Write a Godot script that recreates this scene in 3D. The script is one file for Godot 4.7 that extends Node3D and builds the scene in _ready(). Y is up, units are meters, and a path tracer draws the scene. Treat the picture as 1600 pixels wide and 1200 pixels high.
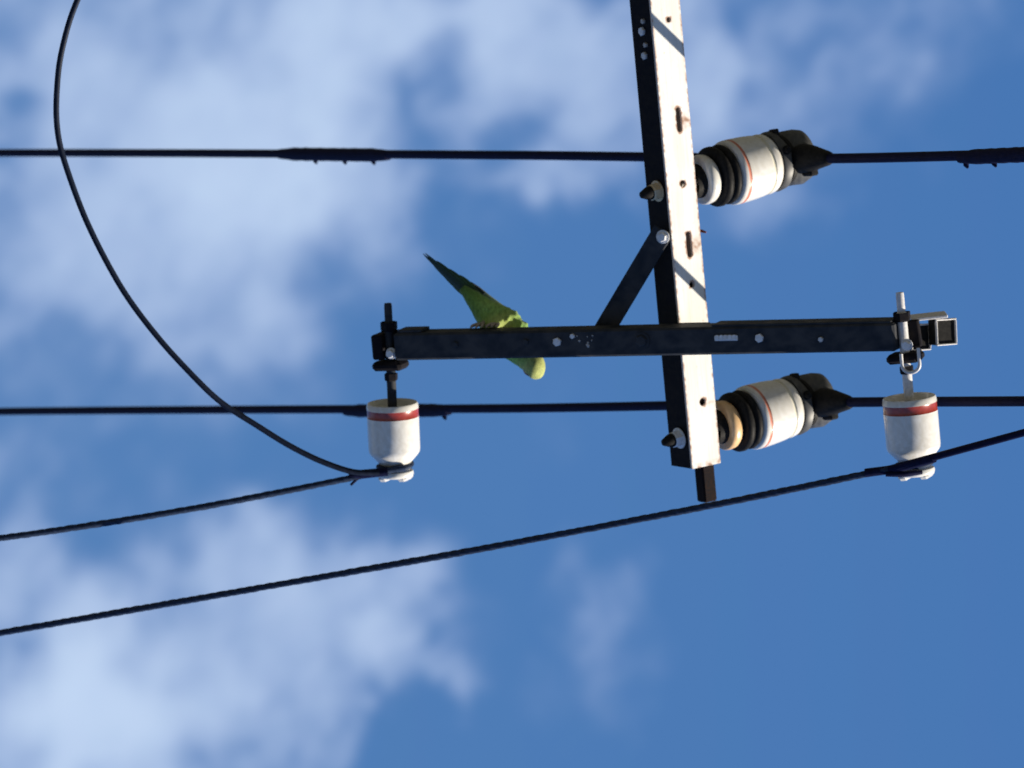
extends Node3D
# A slotted steel mast with a crossarm, insulators and cables against a cloudy sky; a green parakeet clings to the crossarm.
# The phone was held upside down, so the camera is rolled by about half a turn: true up is down in the picture.

const FOCAL := 7500.0          # focal length in pixels of a 1600 pixel wide picture
const ELEVATION := 9.0
const ROLL := 5.45
const MAST_TOP := 8.2

var cam_at := Vector3.ZERO
var cam_right := Vector3.ZERO
var cam_up := Vector3.ZERO
var cam_fwd := Vector3.ZERO
var sun_dir := Vector3.ZERO
var org := Vector3.ZERO        # base of the thing being built
var used := {}
var tint := Color.WHITE
var mats := {}

# ---------------------------------------------------------------- directions
func W(r: float, u: float, t: float) -> Vector3:      # r along the crossarm's far-to-near lateral, u up, t towards the balcony of the viewer
	return Vector3(-r, u, t)

func ray(x: float, y: float) -> Vector3:
	return (cam_fwd + cam_right * ((x - 800.0) / FOCAL) - cam_up * ((y - 600.0) / FOCAL))

func at_z(x: float, y: float, z: float) -> Vector3:     # where a line of sight meets the vertical plane z
	var d := ray(x, y)
	return cam_at + d * ((z - cam_at.z) / d.z)

func on_plane(x: float, y: float, p: Vector3, n: Vector3) -> Vector3:
	var d := ray(x, y)
	return cam_at + d * ((p - cam_at).dot(n) / d.dot(n))

# ---------------------------------------------------------------- mesh helpers
func start() -> SurfaceTool:
	var st := SurfaceTool.new()
	st.begin(Mesh.PRIMITIVE_TRIANGLES)
	return st

func vert(st: SurfaceTool, p: Vector3, n: Vector3, uv := Vector2.ZERO) -> void:
	st.set_normal(n)
	st.set_uv(uv)
	st.set_color(tint)
	st.add_vertex(p - org)

func tri(st: SurfaceTool, a: Vector3, b: Vector3, c: Vector3, out: Vector3, ua := Vector2.ZERO, ub := Vector2.ZERO, uc := Vector2.ZERO) -> void:
	var n := (c - a).cross(b - a)
	if n.length_squared() < 1e-18: return
	n = n.normalized()
	if n.dot(out) >= 0.0:
		vert(st, a, n, ua); vert(st, b, n, ub); vert(st, c, n, uc)
	else:
		vert(st, a, -n, ua); vert(st, c, -n, uc); vert(st, b, -n, ub)

func quad(st: SurfaceTool, a: Vector3, b: Vector3, c: Vector3, d: Vector3, out: Vector3) -> void:
	tri(st, a, b, c, out)
	tri(st, a, c, d, out)

func stri(st: SurfaceTool, p: Array, n: Array, c: Array) -> void:     # smooth triangle, wound after its normals
	var f: Vector3 = (p[2] - p[0]).cross(p[1] - p[0])
	var o: Vector3 = n[0] + n[1] + n[2]
	var order := [0, 1, 2] if f.dot(o) >= 0.0 else [0, 2, 1]
	for i in order:
		if c.size() > 0: tint = c[i]
		vert(st, p[i], n[i])

func add_box(st: SurfaceTool, c: Vector3, ax: Vector3, ay: Vector3, size: Vector3, ch := 0.002) -> void:
	ax = ax.normalized()
	ay = (ay - ax * ay.dot(ax)).normalized()
	var e := [ax, ay, ax.cross(ay)]
	var h := [size.x / 2, size.y / 2, size.z / 2]
	for i in 3:
		var j := (i + 1) % 3
		var k := (i + 2) % 3
		for s in [-1.0, 1.0]:
			var f: Vector3 = c + e[i] * h[i] * s
			var u: Vector3 = e[j] * (h[j] - ch)
			var v: Vector3 = e[k] * (h[k] - ch)
			quad(st, f - u - v, f + u - v, f + u + v, f - u + v, e[i] * s)
			if ch > 0.0:
				for s2 in [-1.0, 1.0]:       # the chamfer between face i and face j
					var g: Vector3 = c + e[i] * (h[i] - ch) * s + e[j] * h[j] * s2
					var g2: Vector3 = c + e[i] * h[i] * s + e[j] * (h[j] - ch) * s2
					quad(st, g - v, g2 - v, g2 + v, g + v, e[i] * s + e[j] * s2)
	if ch > 0.0:
		for a in [-1.0, 1.0]:
			for b in [-1.0, 1.0]:
				for d in [-1.0, 1.0]:
					var ex: Vector3 = e[0] * a; var ey: Vector3 = e[1] * b; var ez: Vector3 = e[2] * d
					var x0: Vector3 = ex * h[0]; var y0: Vector3 = ey * h[1]; var z0: Vector3 = ez * h[2]
					tri(st, c + x0 + ey * (h[1] - ch) + ez * (h[2] - ch), c + y0 + ex * (h[0] - ch) + ez * (h[2] - ch), c + z0 + ex * (h[0] - ch) + ey * (h[1] - ch), ex + ey + ez)

func frame(axis: Vector3) -> Array:
	var a := axis.normalized()
	var u := a.cross(Vector3.UP)
	if u.length() < 0.1: u = a.cross(Vector3.RIGHT)
	u = u.normalized()
	return [a, u, a.cross(u).normalized()]

# prof: points (radius, distance along the axis); bends sharper than 50 degrees stay edges
func add_lathe(st: SurfaceTool, base: Vector3, axis: Vector3, prof: Array, sides := 40, phase := 0.0, flat := false, wob := 0.0) -> void:
	var f := frame(axis)
	var seg_n: Array = []
	for i in prof.size() - 1:
		var d: Vector2 = prof[i + 1] - prof[i]
		seg_n.append(Vector2(d.y, -d.x).normalized())
	for i in prof.size() - 1:
		var n0: Vector2 = seg_n[i]
		var n1: Vector2 = seg_n[i]
		if i > 0 and seg_n[i - 1].dot(seg_n[i]) > 0.64: n0 = (seg_n[i - 1] + seg_n[i]).normalized()
		if i < seg_n.size() - 1 and seg_n[i + 1].dot(seg_n[i]) > 0.64: n1 = (seg_n[i + 1] + seg_n[i]).normalized()
		for k in sides:
			var t0 := TAU * k / sides + phase
			var t1 := TAU * (k + 1) / sides + phase
			var r0: Vector3 = f[1] * cos(t0) + f[2] * sin(t0)
			var r1: Vector3 = f[1] * cos(t1) + f[2] * sin(t1)
			if flat:
				var mid: Vector3 = (r0 + r1).normalized()
				var o: Vector3 = mid * n0.x + f[0] * n0.y
				quad(st, base + r0 * prof[i].x + f[0] * prof[i].y, base + r1 * prof[i].x + f[0] * prof[i].y, base + r1 * prof[i + 1].x + f[0] * prof[i + 1].y, base + r0 * prof[i + 1].x + f[0] * prof[i + 1].y, o)
				continue
			var w0 := 1.0 + wob * (sin(t0 * 3.0 + prof[i].y * 60.0) + 0.6 * sin(t0 * 5.0 + 1.0 + prof[i].y * 90.0))
			var w1 := 1.0 + wob * (sin(t1 * 3.0 + prof[i].y * 60.0) + 0.6 * sin(t1 * 5.0 + 1.0 + prof[i].y * 90.0))
			var v0 := 1.0 + wob * (sin(t0 * 3.0 + prof[i + 1].y * 60.0) + 0.6 * sin(t0 * 5.0 + 1.0 + prof[i + 1].y * 90.0))
			var v1 := 1.0 + wob * (sin(t1 * 3.0 + prof[i + 1].y * 60.0) + 0.6 * sin(t1 * 5.0 + 1.0 + prof[i + 1].y * 90.0))
			var p := [base + r0 * prof[i].x * w0 + f[0] * prof[i].y, base + r1 * prof[i].x * w1 + f[0] * prof[i].y, base + r1 * prof[i + 1].x * v1 + f[0] * prof[i + 1].y, base + r0 * prof[i + 1].x * v0 + f[0] * prof[i + 1].y]
			var n := [(r0 * n0.x + f[0] * n0.y), (r1 * n0.x + f[0] * n0.y), (r1 * n1.x + f[0] * n1.y), (r0 * n1.x + f[0] * n1.y)]
			stri(st, [p[0], p[1], p[2]], [n[0], n[1], n[2]], [])
			stri(st, [p[0], p[2], p[3]], [n[0], n[2], n[3]], [])

func add_tube(st: SurfaceTool, pts: Array, radii: Array, sides := 12) -> void:
	var n := pts.size()
	var tang: Array = []
	for i in n:
		tang.append(((pts[mini(i + 1, n - 1)] - pts[maxi(i - 1, 0)]) as Vector3).normalized())
	var f := frame(tang[0])
	var u: Vector3 = f[1]
	var rings: Array = []
	var norms: Array = []
	for i in n:
		u = (u - tang[i] * u.dot(tang[i])).normalized()
		var v: Vector3 = tang[i].cross(u)
		var ring: Array = []
		var nn: Array = []
		var rr: float = radii[i] if radii.size() > 1 else radii[0]
		for k in sides:
			var d: Vector3 = u * cos(TAU * k / sides) + v * sin(TAU * k / sides)
			ring.append(pts[i] + d * rr)
			nn.append(d)
		rings.append(ring); norms.append(nn)
	for i in n - 1:
		for k in sides:
			var m := (k + 1) % sides
			stri(st, [rings[i][k], rings[i][m], rings[i + 1][m]], [norms[i][k], norms[i][m], norms[i + 1][m]], [])
			stri(st, [rings[i][k], rings[i + 1][m], rings[i + 1][k]], [norms[i][k], norms[i + 1][m], norms[i + 1][k]], [])
	for e in [0, n - 1]:
		var o: Vector3 = tang[e] * (-1.0 if e == 0 else 1.0)
		for k in sides:
			tri(st, pts[e], rings[e][k], rings[e][(k + 1) % sides], o)

# rings: arrays of points; smooth normals from the neighbours; cols: one colour per point or empty
func add_loft(st: SurfaceTool, rings: Array, cols: Array, centres: Array) -> void:
	var n := rings.size()
	var m: int = rings[0].size()
	var norms: Array = []
	for i in n:
		var row: Array = []
		for k in m:
			var du: Vector3 = rings[i][(k + 1) % m] - rings[i][(k + m - 1) % m]
			var dv: Vector3 = rings[mini(i + 1, n - 1)][k] - rings[maxi(i - 1, 0)][k]
			var o: Vector3 = du.cross(dv)
			if o.length_squared() < 1e-16: o = rings[i][k] - centres[i]
			o = o.normalized()
			if o.dot(rings[i][k] - centres[i]) < 0.0: o = -o
			row.append(o)
		norms.append(row)
	for i in n - 1:
		for k in m:
			var j := (k + 1) % m
			var c1 := []
			var c2 := []
			if cols.size() > 0:
				c1 = [cols[i][k], cols[i][j], cols[i + 1][j]]
				c2 = [cols[i][k], cols[i + 1][j], cols[i + 1][k]]
			stri(st, [rings[i][k], rings[i][j], rings[i + 1][j]], [norms[i][k], norms[i][j], norms[i + 1][j]], c1)
			stri(st, [rings[i][k], rings[i + 1][j], rings[i + 1][k]], [norms[i][k], norms[i + 1][j], norms[i + 1][k]], c2)
	for e in [0, n - 1]:
		var o2: Vector3 = centres[e] - centres[1 if e == 0 else n - 2]
		for k in m:
			if cols.size() > 0: tint = cols[e][k]
			tri(st, centres[e], rings[e][k], rings[e][(k + 1) % m], o2)
	tint = Color.WHITE

# a plate with slots: o corner, a across, b along, nrm its face; holes: [across, along, half width, half length]
func add_plate(st: SurfaceTool, o: Vector3, a: Vector3, b: Vector3, nrm: Vector3, wide: float, length: float, thick: float, holes: Array) -> void:
	holes.sort_custom(func(p, q): return p[1] < q[1])
	var polys: Array = []
	var from := 0.0
	for h in holes:
		var lo: float = h[1] - h[3] - 0.002
		var hi: float = h[1] + h[3] + 0.002
		polys.append(PackedVector2Array([Vector2(0, from), Vector2(wide, from), Vector2(wide, lo), Vector2(0, lo)]))
		var left := PackedVector2Array([Vector2(0, lo), Vector2(h[0], lo)])
		var right := PackedVector2Array([Vector2(wide, lo), Vector2(h[0], lo)])
		var rim: Array = []
		for k in 9:
			var t := PI * k / 8.0
			var y: float = -cos(t)
			var flat: float = h[3] - h[2]
			rim.append(Vector2(sin(t) * h[2], y * h[2] + (flat * signf(y) if absf(y) > 0.01 else 0.0)))
		for q in rim:
			left.append(Vector2(h[0] - q.x, h[1] + q.y))
			right.append(Vector2(h[0] + q.x, h[1] + q.y))
		left.append_array(PackedVector2Array([Vector2(h[0], hi), Vector2(0, hi)]))
		right.append_array(PackedVector2Array([Vector2(h[0], hi), Vector2(wide, hi)]))
		polys.append(left); polys.append(right)
		for s in [-1.0, 1.0]:
			for k in 8:
				var p0: Vector3 = o + a * (h[0] + s * rim[k].x) + b * (h[1] + rim[k].y)
				var p1: Vector3 = o + a * (h[0] + s * rim[k + 1].x) + b * (h[1] + rim[k + 1].y)
				quad(st, p0, p1, p1 - nrm * thick, p0 - nrm * thick, -a * s)
		from = hi
	polys.append(PackedVector2Array([Vector2(0, from), Vector2(wide, from), Vector2(wide, length), Vector2(0, length)]))
	for poly in polys:
		var idx := Geometry2D.triangulate_polygon(poly)
		for i in range(0, idx.size(), 3):
			for side in [0.0, 1.0]:
				var pp: Array = []
				var uu: Array = []
				for k in 3:
					var q: Vector2 = poly[idx[i + k]]
					pp.append(o + a * q.x + b * q.y - nrm * thick * side)
					uu.append(Vector2(q.x / wide, q.y / length))
				tri(st, pp[0], pp[1], pp[2], nrm * (1.0 - 2.0 * side), uu[0], uu[1], uu[2])
	var c := [o, o + a * wide, o + a * wide + b * length, o + b * length]
	var outs := [-b, a, b, -a]
	for k in 4:
		quad(st, c[k], c[(k + 1) % 4], c[(k + 1) % 4] - nrm * thick, c[k] - nrm * thick, outs[k])

# ---------------------------------------------------------------- objects
func numbered(called: String) -> String:
	var n: int = used.get(called, 0)
	used[called] = n + 1
	return called if n == 0 else "%s_%03d" % [called, n]

func thing(called: String, label: String, category: String, base: Vector3, group := "") -> Node3D:
	var o := Node3D.new()
	o.name = numbered(called)
	o.position = base
	add_child(o)
	o.set_meta("label", label)
	o.set_meta("category", category)
	if group != "": o.set_meta("group", group)
	org = base
	return o

func obj(called: String, st: SurfaceTool, m: Material, parent: Node) -> MeshInstance3D:
	var mi := MeshInstance3D.new()
	mi.name = called
	mi.mesh = st.commit()
	mi.material_override = m
	mi.cast_shadow = GeometryInstance3D.SHADOW_CASTING_SETTING_ON
	parent.add_child(mi, true)
	return mi

func copy(src: Node3D, at: Vector3, label: String) -> Node3D:
	var o: Node3D = src.duplicate()
	o.name = numbered(String(src.name))
	add_child(o)
	o.position = at
	o.set_meta("label", label)
	return o

# ---------------------------------------------------------------- materials
func noise_tex(freq: float, a: Color, b: Color, seed_: int, octaves := 4, size := 256, stretch := 1.0) -> ImageTexture:
	var n := FastNoiseLite.new()
	n.seed = seed_
	n.frequency = freq
	n.fractal_octaves = octaves
	var im := Image.create(size, size, false, Image.FORMAT_RGBA8)
	for y in size:
		for x in size:
			var ax := TAU * x / size
			var ay := TAU * y / size
			var v := n.get_noise_3d(cos(ax) * 40.0 + cos(ay) * 13.0, sin(ax) * 40.0 + sin(ay) * 13.0, (cos(ay) * 27.0 + sin(ay) * 40.0) * stretch)
			im.set_pixel(x, y, a.lerp(b, clampf(v * 1.3 + 0.5, 0, 1)))
	return ImageTexture.create_from_image(im)

func mat(key: String, lin_a: Color, lin_b: Color, rough: float, metal := 0.0, freq := 0.03, scale := 6.0, seed_ := 1) -> StandardMaterial3D:
	var m := StandardMaterial3D.new()
	m.albedo_texture = noise_tex(freq, lin_a.linear_to_srgb(), lin_b.linear_to_srgb(), seed_)
	m.uv1_triplanar = true
	m.uv1_scale = Vector3.ONE * scale
	m.roughness = rough
	m.metallic = metal
	mats[key] = m
	return m

func g(v: float, warm := 0.0) -> Color:
	return Color(v * (1.0 + warm), v, v * (1.0 - warm))

func make_materials() -> void:
	mat("dark_steel_and_shade", Color(0.007, 0.007, 0.011), Color(0.017, 0.014, 0.014), 0.7, 0.0, 0.03, 9.0, 3)  # dark hardware; also the near-black that stands for shade on the mast's side
	mat("arm_steel", Color(0.018, 0.024, 0.034), Color(0.06, 0.06, 0.064), 0.65, 0.0, 0.02, 5.0, 5)
	mat("galvanised", g(0.5), g(0.68, 0.03), 0.5, 0.15, 0.05, 14.0, 7)
	mat("tarnished", g(0.3, 0.05), g(0.5, 0.1), 0.55, 0.3, 0.05, 20.0, 8)
	mat("bolt_white", g(0.62), g(0.78), 0.45, 0.0, 0.05, 14.0, 9)
	mat("brass", Color(0.55, 0.42, 0.24), Color(0.7, 0.56, 0.36), 0.45, 0.2, 0.05, 20.0, 10)
	mat("rubber", g(0.010), g(0.022, 0.05), 0.55, 0.0, 0.04, 12.0, 11)
	mat("cover", Color(0.035, 0.037, 0.04), Color(0.075, 0.075, 0.07), 0.5, 0.0, 0.03, 9.0, 12)
	mat("cable", Color(0.004, 0.005, 0.024), Color(0.008, 0.010, 0.040), 0.6, 0.0, 0.04, 9.0, 13)
	mat("rusty_steel", Color(0.006, 0.006, 0.009), Color(0.022, 0.011, 0.008), 0.75, 0.0, 0.05, 14.0, 26)
	mat("loop", Color(0.006, 0.010, 0.022), Color(0.012, 0.018, 0.036), 0.5, 0.0, 0.04, 12.0, 25)
	mat("strand", Color(0.016, 0.027, 0.056), Color(0.032, 0.048, 0.088), 0.55, 0.0, 0.04, 12.0, 14)
	var p = mat("porcelain", Color(0.62, 0.60, 0.54), Color(0.73, 0.72, 0.68), 0.26, 0.0, 0.05, 7.0, 15)
	p.clearcoat_enabled = true; p.clearcoat = 0.5; p.clearcoat_roughness = 0.12
	var r = mat("red_glaze", Color(0.25, 0.026, 0.014), Color(0.36, 0.045, 0.025), 0.3, 0.0, 0.03, 9.0, 16)
	r.clearcoat_enabled = true; r.clearcoat = 0.4; r.clearcoat_roughness = 0.2
	mat("pale_red", Color(0.5, 0.15, 0.09), Color(0.62, 0.24, 0.16), 0.4, 0.0, 0.04, 12.0, 17)
	mat("cream", Color(0.62, 0.59, 0.47), Color(0.72, 0.69, 0.57), 0.35, 0.0, 0.03, 9.0, 18)
	mat("tan_glaze", Color(0.6, 0.38, 0.18), Color(0.72, 0.5, 0.27), 0.35, 0.0, 0.03, 9.0, 19)
	mat("beak", Color(0.14, 0.035, 0.022), Color(0.24, 0.07, 0.04), 0.35, 0.0, 0.05, 20.0, 20)
	mat("eye", g(0.006), g(0.01), 0.08, 0.0, 0.05, 20.0, 21)
	mat("claw", Color(0.3, 0.26, 0.24), Color(0.42, 0.36, 0.33), 0.6, 0.0, 0.05, 30.0, 22)
	mat("earth", Color(0.045, 0.05, 0.035), Color(0.085, 0.08, 0.06), 0.95, 0.0, 0.03, 0.12, 23)
	for k in ["rusty_steel", "loop", "strand", "dark_steel_and_shade", "arm_steel", "cable", "rubber"]: mats[k].metallic_specular = 0.2
	var f := StandardMaterial3D.new()
	f.vertex_color_use_as_albedo = true
	f.albedo_texture = noise_tex(0.09, Color(0.72, 0.74, 0.7), Color(1, 1, 1), 24)
	f.uv1_triplanar = true
	f.uv1_scale = Vector3(24, 24, 24)
	f.roughness = 0.75
	f.rim_enabled = true; f.rim = 0.25; f.rim_tint = 0.6
	mats["feather"] = f

func paint_material(slots: Array, wide: float, length: float) -> StandardMaterial3D:   # white paint, rust round slots and holes, edge wear
	var w := 96
	var h := 1536
	var n := FastNoiseLite.new(); n.seed = 31; n.frequency = 0.045; n.fractal_octaves = 5
	var n2 := FastNoiseLite.new(); n2.seed = 37; n2.frequency = 0.012; n2.fractal_octaves = 3
	var im := Image.create(w, h, false, Image.FORMAT_RGBA8)
	for y in h:
		for x in w:
			var a := wide * (x + 0.5) / w
			var b := length * (y + 0.5) / h
			var k := n.get_noise_2d(x * 1.0, y * 1.0 * length / wide * w / h)
			var k2 := n2.get_noise_2d(x * 1.0, y * 0.4)
			var c := Color(0.74, 0.735, 0.69).lerp(Color(0.82, 0.82, 0.8), clampf(0.5 + k2 * 1.4, 0, 1))
			c = c.lerp(Color(0.6, 0.56, 0.47), clampf(k * 1.2 - 0.45, 0, 0.35))
			var run := n.get_noise_2d(x * 3.2 + 500.0, y * 0.10)
			c = c.lerp(Color(0.52, 0.47, 0.38), clampf(run * 1.2 - 0.15, 0, 0.2))
			var rust := 0.0
			for s in slots:
				var da: float = a - s[0]
				var db: float = b - s[1]
				var near: float = Vector2(da, maxf(absf(db) - (s[3] - s[2]), 0.0)).length() - s[2]
				rust = maxf(rust, 0.95 + k * 1.4 - near / 0.0034)
				if s.size() > 4 and da > 0.0:            # the stain that runs from the slot to the plate's edge
					rust = maxf(rust, s[4] * clampf(1.0 - absf(db + 0.004) / (s[3] * 0.85), 0, 1) * (0.75 + k * 1.2))
			var edge := minf(a, wide - a)
			rust = maxf(rust, (0.55 + k * 1.5) * clampf(1.0 - edge / 0.0045, 0, 1))
			rust = maxf(rust, clampf(k * 2.2 - 1.3, 0, 0.4))
			rust = maxf(rust, (0.6 + k * 1.5) * clampf(1.0 - b / 0.012, 0, 1))
			c = c.lerp(Color(0.42, 0.2, 0.1).lerp(Color(0.22, 0.1, 0.05), clampf(rust - 0.4, 0, 1)), clampf(rust, 0, 0.9))
			im.set_pixel(x, y, c.linear_to_srgb())
	var m := StandardMaterial3D.new()
	m.albedo_texture = ImageTexture.create_from_image(im)
	m.roughness = 0.55
	return m

# ---------------------------------------------------------------- sky
func dir_to_frame(d: Vector3) -> Vector2:
	var z := d.dot(cam_fwd)
	if z < 0.15: return Vector2(9e5, 9e5)
	return Vector2(800.0 + FOCAL * d.dot(cam_right) / z, 600.0 - FOCAL * d.dot(cam_up) / z)

var cloud_a := FastNoiseLite.new()
var cloud_b := FastNoiseLite.new()
var cloud_c := FastNoiseLite.new()
# banks of cloud and gaps in it: centre x, y, half width, half height, thickness
const BANKS := [
	[290, 190, 260, 210, 0.55], [500, 170, 170, 170, 0.42], [560, 40, 240, 110, 0.3], [130, 330, 190, 130, 0.3], [400, 350, 150, 130, 0.35], [110, 470, 200, 100, 0.22],
	[330, 490, 130, 80, 0.24], [40, 560, 120, 70, 0.05], [30, 90, 130, 110, 0.28], [850, 80, 190, 110, 0.5], [940, 180, 110, 80, 0.3], [1110, 110, 80, 160, 0.45], [720, 10, 160, 60, 0.3],
	[860, 275, 130, 28, 0.3], [590, 350, 60, 70, 0.2], [1250, 110, 60, 130, 0.2], [1390, 80, 100, 120, 0.24], [1250, 320, 100, 50, 0.18], [1180, 210, 90, 90, 0.1],
	[360, 80, 60, 60, -0.2], [660, 130, 55, 90, -0.32], [0, 215, 90, 45, -0.25], [790, 190, 60, 40, -0.1], [1190, 70, 40, 60, -0.12],
	[400, 860, 130, 90, 0.36], [530, 960, 150, 90, 0.4], [625, 1020, 80, 110, 0.42], [330, 1000, 180, 110, 0.26], [120, 1100, 150, 150, 1.0], [300, 1160, 160, 80, 0.36], [470, 1120, 130, 90, 0.26],
	[30, 880, 110, 110, 0.28], [20, 740, 90, 60, 0.14], [220, 850, 110, 70, -0.02], [620, 1150, 80, 60, -0.32], [330, 760, 110, 50, 0.08], [400, 620, 150, 60, 0.1],
	[930, 925, 60, 80, 0.2], [940, 1050, 80, 100, 0.14], [1450, 20, 160, 70, 0.12], [870, 650, 90, 120, 0.05], [150, 640, 150, 50, 0.1],
]

func sky_colour(d: Vector3, fine: bool) -> Color:
	var q := dir_to_frame(d)
	var inside := 0.0
	var bank := 0.0
	if absf(q.x - 800.0) < 6000.0 and absf(q.y - 600.0) < 6000.0:
		inside = clampf(1.0 - (Vector2((q.x - 800) / 800.0, (q.y - 600) / 600.0).length() - 1.5) / 2.5, 0, 1)
		inside = inside * inside * (3 - 2 * inside)
	if inside > 0.0:
		var u := q.x + 85.0 * cloud_b.get_noise_2d(q.x * 0.9, q.y * 0.9) + 22.0 * cloud_c.get_noise_2d(q.x * 1.3, q.y * 1.3 + 900.0)
		var v := q.y + 85.0 * cloud_b.get_noise_2d(q.x * 0.9 + 3000.0, q.y * 0.9) + 22.0 * cloud_c.get_noise_2d(q.x * 1.3 + 4000.0, q.y * 1.3)
		for k in BANKS:
			var ex: float = (u - k[0]) / k[2]
			var ey: float = (v - k[1]) / k[3]
			var e := ex * ex + ey * ey
			if e < 7.0: bank += k[4] * exp(-e * 0.9)
		bank = maxf(bank, 0.0)
		if fine:                                    # streaks that lean with the wind, and finer tufts
			var along := q.x * 0.55 - q.y * 0.83
			var across := q.x * 0.83 + q.y * 0.55
			var streak := cloud_c.get_noise_2d(along * 0.5, across)
			var tuft := cloud_c.get_noise_2d(q.x * 1.9 + 700.0, q.y * 1.9)
			var body := clampf(bank * 2.2, 0.0, 1.0)
			bank += body * (streak * 0.40 + tuft * 0.17) * (1.1 - 0.75 * clampf(bank, 0, 1)) - 0.03
			bank = maxf(bank, 0.0)
			bank = lerpf(bank, bank * smoothstep(0.0, 0.32, bank), 0.6)
	var far := 0.0
	if inside < 1.0:
		var s := cloud_a.get_noise_3d(d.x * 100.0, d.y * 210.0, d.z * 100.0)
		far = smoothstep(0.08, 0.55, s) * 0.55
	var c := lerpf(far, bank, inside)
	var up := clampf(d.y, 0.0, 1.0)
	var air := Color(0.085, 0.215, 0.485).lerp(Color(0.05, 0.14, 0.40), clampf(up * 1.1, 0, 1))
	air = air.lerp(Color(0.34, 0.47, 0.66), exp(-up * 22.0) * 0.8)
	if inside > 0.0:
		# the blue is a little deeper away from the cloud side
		var side := clampf((q.x - 300.0) / 1300.0, 0, 1)
		air = air.lerp(Color(0.066, 0.186, 0.458).lerp(Color(0.083, 0.212, 0.478), 1.0 - side), inside)
	var thick := Color(0.53, 0.65, 0.93).lerp(Color(0.64, 0.78, 1.0), clampf(c * 1.3 - 0.2, 0, 1))
	return air.lerp(thick, 1.0 - exp(-c * 1.5))

func make_sky() -> PanoramaSkyMaterial:
	cloud_a.seed = 5; cloud_a.frequency = 0.012; cloud_a.fractal_octaves = 4
	cloud_b.seed = 11; cloud_b.frequency = 0.006; cloud_b.fractal_octaves = 4
	cloud_c.seed = 23; cloud_c.frequency = 0.007; cloud_c.fractal_octaves = 6; cloud_c.fractal_gain = 0.58
	var im := Image.create(512, 256, false, Image.FORMAT_RGBA8)
	paint_sky(im, 512, Rect2i(0, 0, 512, 256), Vector2i.ZERO, false)
	im.resize(4096, 2048, Image.INTERPOLATE_CUBIC)
	var lo := Vector2i(2048 - 210, 1024 - int((ELEVATION + 14.0) / 180.0 * 2048))
	var part := Image.create(420, 290, false, Image.FORMAT_RGBA8)
	paint_sky(part, 4096, Rect2i(0, 0, 420, 290), lo, true)
	im.blit_rect(part, Rect2i(0, 0, 420, 290), lo)
	var m := PanoramaSkyMaterial.new()
	m.panorama = ImageTexture.create_from_image(im)
	return m

func paint_sky(im: Image, whole: int, r: Rect2i, off: Vector2i, fine: bool) -> void:
	for y in r.size.y:
		var el := PI / 2 - (y + off.y + 0.5) / (whole / 2.0) * PI
		for x in r.size.x:
			var az := ((x + off.x + 0.5) / whole - 0.5) * TAU
			var d := Vector3(sin(az) * cos(el), sin(el), -cos(az) * cos(el))
			im.set_pixel(x, y, sky_colour(d, fine).clamp().linear_to_srgb())

# ---------------------------------------------------------------- the scene
func _ready() -> void:
	# camera: elevation 9 degrees, held upside down
	var e := deg_to_rad(ELEVATION)
	cam_fwd = Vector3(0, sin(e), -cos(e))
	var up0 := -Vector3(0, cos(e), sin(e))
	var right0 := Vector3(-1, 0, 0)
	var ro := deg_to_rad(ROLL)
	cam_right = right0 * cos(ro) - up0 * sin(ro)
	cam_up = right0 * sin(ro) + up0 * cos(ro)
	var top_corner := Vector3(0, MAST_TOP, 0)                    # the mast's front edge at its top, seen at (1082, 733)
	cam_at = Vector3.ZERO
	cam_at = top_corner - ray(1082, 733) * 9.0
	var cam := Camera3D.new()
	cam.name = "camera"
	cam.fov = rad_to_deg(2.0 * atan(600.0 / FOCAL))
	cam.near = 0.05; cam.far = 6000.0
	add_child(cam)
	cam.transform = Transform3D(Basis(cam_right, cam_up, -cam_fwd), cam_at)
	cam.current = true
	var lens := CameraAttributesPhysical.new()         # long zoom, focus slightly short of the mast
	lens.frustum_focal_length = 24.0 * FOCAL / 1200.0
	lens.frustum_near = 0.05; lens.frustum_far = 6000.0
	lens.frustum_focus_distance = 8.1
	lens.exposure_aperture = 6.5
	cam.attributes = lens
	# sky
	var env := Environment.new()
	env.background_mode = Environment.BG_SKY
	env.sky = Sky.new()
	env.sky.sky_material = make_sky()
	env.sky_rotation = Vector3(0, PI, 0)          # the panorama's middle column faces -Z
	env.tonemap_mode = Environment.TONE_MAPPER_LINEAR
	env.tonemap_exposure = 1.65
	env.background_energy_multiplier = 0.606
	env.sdfgi_enabled = true; env.ssao_enabled = true; env.ssil_enabled = true
	var we := WorldEnvironment.new()
	we.name = "world_environment"; we.environment = env
	add_child(we)
	# sun: to the right of the picture, 36 degrees high
	var az := deg_to_rad(84.0)
	var el := deg_to_rad(36.5)
	sun_dir = W(cos(el) * sin(az), sin(el), cos(el) * cos(az))
	var sun := DirectionalLight3D.new()
	sun.name = "sun"
	sun.light_energy = 1.6
	sun.light_color = Color(1.0, 0.955, 0.88)
	sun.light_angular_distance = 0.5
	sun.shadow_enabled = true
	add_child(sun)
	sun.basis = Basis.looking_at(-sun_dir, Vector3.UP)

	make_materials()
	ground()
	mast()
	crossarm()
	brace()
	post_insulators()
	pin_insulators()
	cables()
	parakeet()

func ground() -> void:
	org = Vector3.ZERO
	var st := start()
	quad(st, Vector3(-3000, 0, -3000), Vector3(3000, 0, -3000), Vector3(3000, 0, 3000), Vector3(-3000, 0, 3000), Vector3.UP)
	var o := obj("ground", st, mats.earth, self)
	o.set_meta("kind", "structure")
	o.set_meta("label", "bare earth ground far below the cables")
	o.set_meta("category", "ground")

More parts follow.
